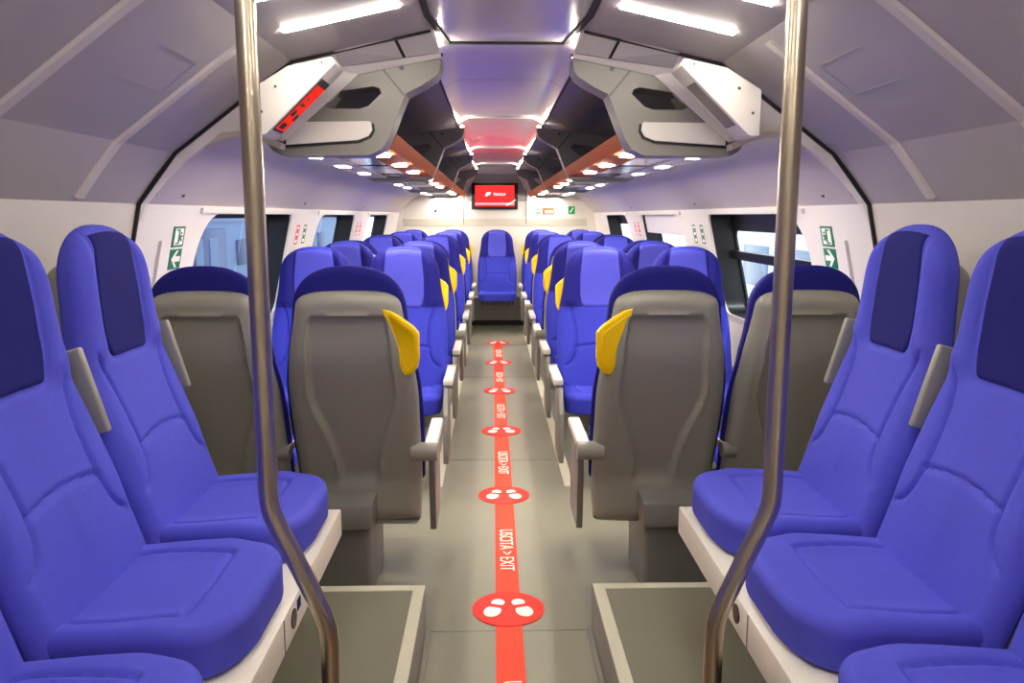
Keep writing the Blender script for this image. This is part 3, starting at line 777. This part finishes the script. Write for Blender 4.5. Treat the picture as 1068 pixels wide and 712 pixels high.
# ------------------------------------------------------------------ vestibule light strips
for s in (-1,1):
    for y, w in ((2.31,'nearer the arch'),(1.99,'cut by the top edge')):
        pass
STR = [(2.36,'nearer the arch'),(2.04,'cut by the top of the picture')]
def ceilz(x): return 1.975-(abs(x)-.24)*(.10/.46)
for s in (-1,1):
    for y, w in STR+[(1.3,None),(.6,None),(-.1,None)]:
        x0, x1 = .300, .640
        t = empty('light_strip', (s*.5,y,ceilz(.5)))
        tag(t, f'glowing white ceiling light strip on the {SIDE[s]}, {w}' if w else f'glowing white ceiling light strip on the {SIDE[s]}, overhead behind the poles', 'light', 'ceiling light strips')
        L0 = Vector(t.location)
        for nm, m, hw_, o0, o1 in (('housing',M['vest'],.018,-.0005,.006),('diffuser',M['led'],.014,-.005,.002)):
            e_ = .0 if nm == 'housing' else -.008
            V = []
            for o in (o0,o1):
                for (x, yy) in ((x0-e_,-hw_),(x1+e_,-hw_),(x1+e_,hw_),(x0-e_,hw_)):
                    V.append((s*x-L0.x, yy, ceilz(x)+o-L0.z))
            mesh_obj(nm, V, [(0,1,2,3),(4,7,6,5),(0,4,5,1),(1,5,6,2),(2,6,7,3),(3,7,4,0)], m, t)

# ------------------------------------------------------------------ floor tape and discs
tp = empty('floor_tape', (0,3.0,0)); tag(tp, 'red floor tape running down the middle of the aisle, lettered in white', 'floor tape')
MB().box((-.045,YB+.1-3.0,0.0),(.045,8.72-3.0,.0022)).build('strip', M['red'], tp, smooth=None)
CY = [1.50,2.68,3.86,5.08,6.29,7.54,8.74]
mt0 = lambda y: Matrix.Translation((0,y-3.0,.0026)) @ Matrix.Rotation(-PI/2,4,'Z')
for a, b in zip(CY[:-1], CY[1:]):
    text_obj('USCITA > EXIT', .082, M['print'], 'lettering', tp, mt0((a+b)/2-.07), sx=.78)
text_obj('USCITA > EXIT', .082, M['print'], 'lettering', tp, mt0(1.0), sx=.78)
WORD = ['just out of the lower picture edge','nearest to us','second from us','third from us','fourth from us','fifth from us','farthest, where the tape ends']
def disc(y, words):
    t = empty('floor_disc', (0,y,0)); tag(t, f'red round floor sticker with white shoe prints on the tape, {words}', 'floor sticker', 'shoe print floor stickers')
    MB().cyl((0,0,0),(0,0,.0036),.128,n=48).build('disc', M['redd'], t, smooth=None)
    for s in (-1,1):
        rot = Matrix.Translation((s*.050,0,0)) @ Matrix.Rotation(s*.30,4,'Z')
        def ell(cx, cy, rx, ry, y0=-1, y1=1):
            P = []
            for k in range(28):
                a = 2*PI*k/28; P.append((cx+rx*math.cos(a), cy+max(y0,min(y1,math.sin(a)))*ry))
            return P
        m_ = MB()
        for P in (ell(0,-.022,.030,.040,-1,.72), ell(0,.045,.024,.026,-.55,1)):
            m_.prism([tuple((rot @ Vector((x,yy,0)))[:2]) for x,yy in P],'z',.0034,.0046)
        m_.build('shoe_print', M['print'], t, smooth=None)
for y, w in zip(CY, WORD):
    if y > 2: disc(y, w)

# ------------------------------------------------------------------ signs and screen
def wall_plate(s, y0, y1, z0, z1, o, nm, m, par, L0, th=.003):
    V = [Vector((s*(WALLX(z)-q),y,z))-L0 for q in (o,o+th) for (y,z) in ((y0,z0),(y1,z0),(y1,z1),(y0,z1))]
    return mesh_obj(nm, V, [(0,1,2,3),(4,7,6,5),(0,4,5,1),(1,5,6,2),(2,6,7,3),(3,7,4,0)], m, par)
def wall_poly(s, pts, o, nm, m, par, L0):
    n = len(pts); V = [Vector((s*(WALLX(z)-q),y,z))-L0 for q in (o,o+.0015) for (y,z) in pts]
    F = [tuple(range(n)), tuple(range(2*n-1,n-1,-1))]+[(i,(i+1)%n,n+(i+1)%n,n+i) for i in range(n)]
    return mesh_obj(nm, V, F, m, par)
for s in (-1,1):
    yc = 3.13
    L0 = Vector((s*WALLX(1.26),yc,1.26))
    for (nm, z0, z1, lab) in (('exit_sign',1.262,1.340,'green emergency exit sign with running figure on the'),('arrow_sign',1.178,1.254,'green sign with a white arrow below the running figure on the')):
        t = empty(nm, L0); tag(t, f'{lab} {SIDE[s]} wall', 'sign')
        wall_plate(s, yc-.055, yc+.055, z0, z1, .0, 'plate', M['green'], t, L0)
        if nm == 'exit_sign':
            fr = wall_plate(s, yc-.040, yc+.040, z0+.008, z1-.008, .003, 'pictogram_field', M['print'], t, L0, .0012)
            zc = (z0+z1)/2
            for P in ([(-.028,.045),(.002,.045),(.002,-.045),(-.028,-.045),(-.028,-.036),(-.008,-.036),(-.008,.036),(-.028,.036)],
                      [(.008,.022),(.018,.030),(.026,.022),(.018,.014)],
                      [(.006,.010),(.030,.008),(.030,-.002),(.018,-.004),(.030,-.022),(.024,-.030),(.010,-.012),(.006,-.034),(.0,-.034),(.002,-.004)]):
                wall_poly(s, [(yc+a*1.0, zc+b*.62) for a, b in P], .0042, 'pictogram', M['green'], t, L0)
        else:
            zc = (z0+z1)/2
            P = [(-.042,.0),(.0,.045),(.018,.045),(-.008,.014),(.042,.014),(.042,-.014),(-.008,-.014),(.018,-.045),(.0,-.045)]
            wall_poly(s, [(yc+a, zc+b*.72) for a, b in P], .003, 'arrow', M['print'], t, L0)
    # stickers on the window pillars
    for k, (y, c1, c2, words) in enumerate(((5.13,'redp' if s < 0 else 'green','green','first window pillar'),(7.33,'redp','redp','second window pillar'))):
        for j, (dy, c) in enumerate(((-.09,c1),(.10,c2))):
            L1 = Vector((s*WALLX(1.26),y+dy,1.26))
            t = empty('pillar_sticker', L1); col = {'redp':'red','green':'green'}[c]
            tag(t, f'small white notice with {col} print, {"nearer" if j == 0 else "farther"} on the {words} of the {SIDE[s]} wall', 'sticker', 'notices on the window pillars')
            wall_plate(s, y+dy-.05, y+dy+.05, 1.20, 1.33, .0, 'sheet', M['print'], t, L1, .0015)
            for (a0,a1,b0,b1) in ((-.04,.04,.050,.060),(-.04,-.028,-.055,.055),(.028,.04,-.055,.05),(-.02,.02,.01,.035),(-.02,.02,-.03,-.005),(-.04,.04,-.06,-.05)):
                wall_plate(s, y+dy+a0, y+dy+a1, 1.265+b0, 1.265+b1, .0015, 'print', M[c], t, L1, .0008)
# screen
YS = YE-.010
t = empty('tv_screen', (0,YS,1.62)); tag(t, 'black framed screen showing a red picture on the end wall', 'screen')
MB().box((-.315,-.05,-.16),(.265,.0,.165),.004,2).build('bezel', M['black'], t)
d = MB().box((-.27,-.053,-.125),(.22,-.048,.135)).build('display', M['scrred'], t, smooth=None)
MB().box((-.27,-.0545,-.105),(.22,-.0525,-.078)).build('pink_band', M['scrpink'], d, smooth=None)
R90 = Matrix.Rotation(PI/2,4,'X')
text_obj('TRENITALIA', .046, M['scrwhite'], 'lettering', d, Matrix.Translation((.03,-.0545,.024)) @ R90, shear=.25, sx=.62)
MB().prism([(-.145,.005),(-.115,.005),(-.108,.018),(-.085,.018),(-.075,.052),(-.115,.052),(-.13,.040)],'y',-.0545,-.0525).build('logo_mark', M['scrwhite'], d, smooth=None)
MB().prism([(.13,-.115),(.17,-.095),(.235,-.045),(.24,-.035),(.16,-.083),(.11,-.10)],'y',-.0550,-.0528).build('swoosh', M['scrwhite'], d, smooth=None)
t = empty('wall_notice', (.62,YE,1.44)); tag(t, 'white notice with green and orange fields right of the screen', 'notice')
MB().box((-.16,-.008,-.055),(.14,0,.055),.002,1).build('plate', M['print'], t)
MB().box((-.165,-.009,-.06),(-.155,0,.058)).box((.12,-.009,-.05),(.126,0,.05)).build('border', M['orangep'], t, smooth=None)
MB().box((-.125,-.0095,.012),(-.065,-.006,.028)).box((-.13,-.0095,-.035),(-.06,-.006,-.012)).build('green_print', M['green2'], t, smooth=None)
MB().box((-.045,-.0095,-.045),(.105,-.006,.042),.002,1).build('orange_field', M['orangep'], t, smooth=None)
MB().box((-.01,-.0105,-.026),(.09,-.008,.005)).build('white_field', M['print'], t, smooth=None)
t = empty('square_sign', (.945,YE,1.45)); tag(t, 'small square green safety sign high on the end wall', 'sign')
MB().box((-.042,-.008,-.05),(.042,0,.05),.002,1).build('plate', M['green2'], t)
MB().prism([(-.025,-.03),(-.012,-.03),(.028,.032),(.012,.032)],'y',-.0095,-.007).build('stroke', M['print'], t, smooth=None)
t = MB().cyl((-.77,YE-.02,1.44),(-.77,YE,1.44),.018,n=16).build('wall_sensor', M['screw']); tag(t, 'small dark round sensor on the end wall left of the screen', 'sensor')

# ------------------------------------------------------------------ outside
g = MB().box((-14,-8,-2.7),(14,30,-2.5)).build('ground_outside', M['track'], smooth=None); struct(g, 'pale ground outside the windows', 'ground')
t = empty('parked_carriage', (-3.6,5,-2.5)); tag(t, 'blue-grey carriage standing outside the left windows', 'carriage')
MB().box((-1.4,-9,.4),(0,16,4.9),.1,3).build('body', M['trainL'], t)
for i in range(4):
    y = -5.9+i*2.75*1.9
    w = MB().box((-.05,y,1.4),(.02,y+1.30,3.72),.02,2).build('door', M['trainLd'], t)
    MB().box((.0,y+.12,1.5),(.03,y+.40,3.6),.01,1).box((.0,y+.62,1.5),(.03,y+.95,3.6),.01,1).build('door_pane', M['trainLm'], w)
    MB().box((-.05,y+1.75,3.2),(.02,y+2.4,3.55),.02,2).build('panel', M['trainLd'], t)
MB().box((-.03,-9,3.80),(.015,16,4.0)).build('cornice', M['trainLm'], t)
t = empty('white_carriage', (5.2,6,-2.5)); tag(t, 'white carriage with a window band standing outside the right windows', 'carriage')
MB().box((0,-9,.5),(2.6,12,3.9),.15,3).build('body', M['trainR'], t)
for i in range(9): MB().box((-.02,-8.3+i*2.2,2.5),(.05,-6.8+i*2.2,3.3),.02,2).build('window', M['trainRw'], t)
MB().box((-.015,-9,1.7),(.05,12,2.2)).build('stripe', M['trainRb'], t)

# ------------------------------------------------------------------ world, sun
w = bpy.data.worlds.new('World'); SC.world = w; w.use_nodes = True
nt = w.node_tree; bgn = nt.nodes['Background']
bgn.inputs[0].default_value = (.90,.95,1.0,1); bgn.inputs[1].default_value = 1.5
sd = bpy.data.lights.new('sun','SUN'); so = bpy.data.objects.new('sun', sd); COL.objects.link(so)
sd.energy = 1.6; sd.angle = .02; so.rotation_euler = (math.radians(32), math.radians(18), 0)

SC.view_settings.view_transform = 'Standard'; SC.view_settings.look = 'None'
SC.view_settings.exposure = .9; SC.view_settings.gamma = 1.; SC.view_settings.use_curve_mapping = False
SC.cycles.max_bounces = 8; SC.cycles.diffuse_bounces = 5; SC.cycles.transparent_max_bounces = 12
SC.cycles.use_denoising = True
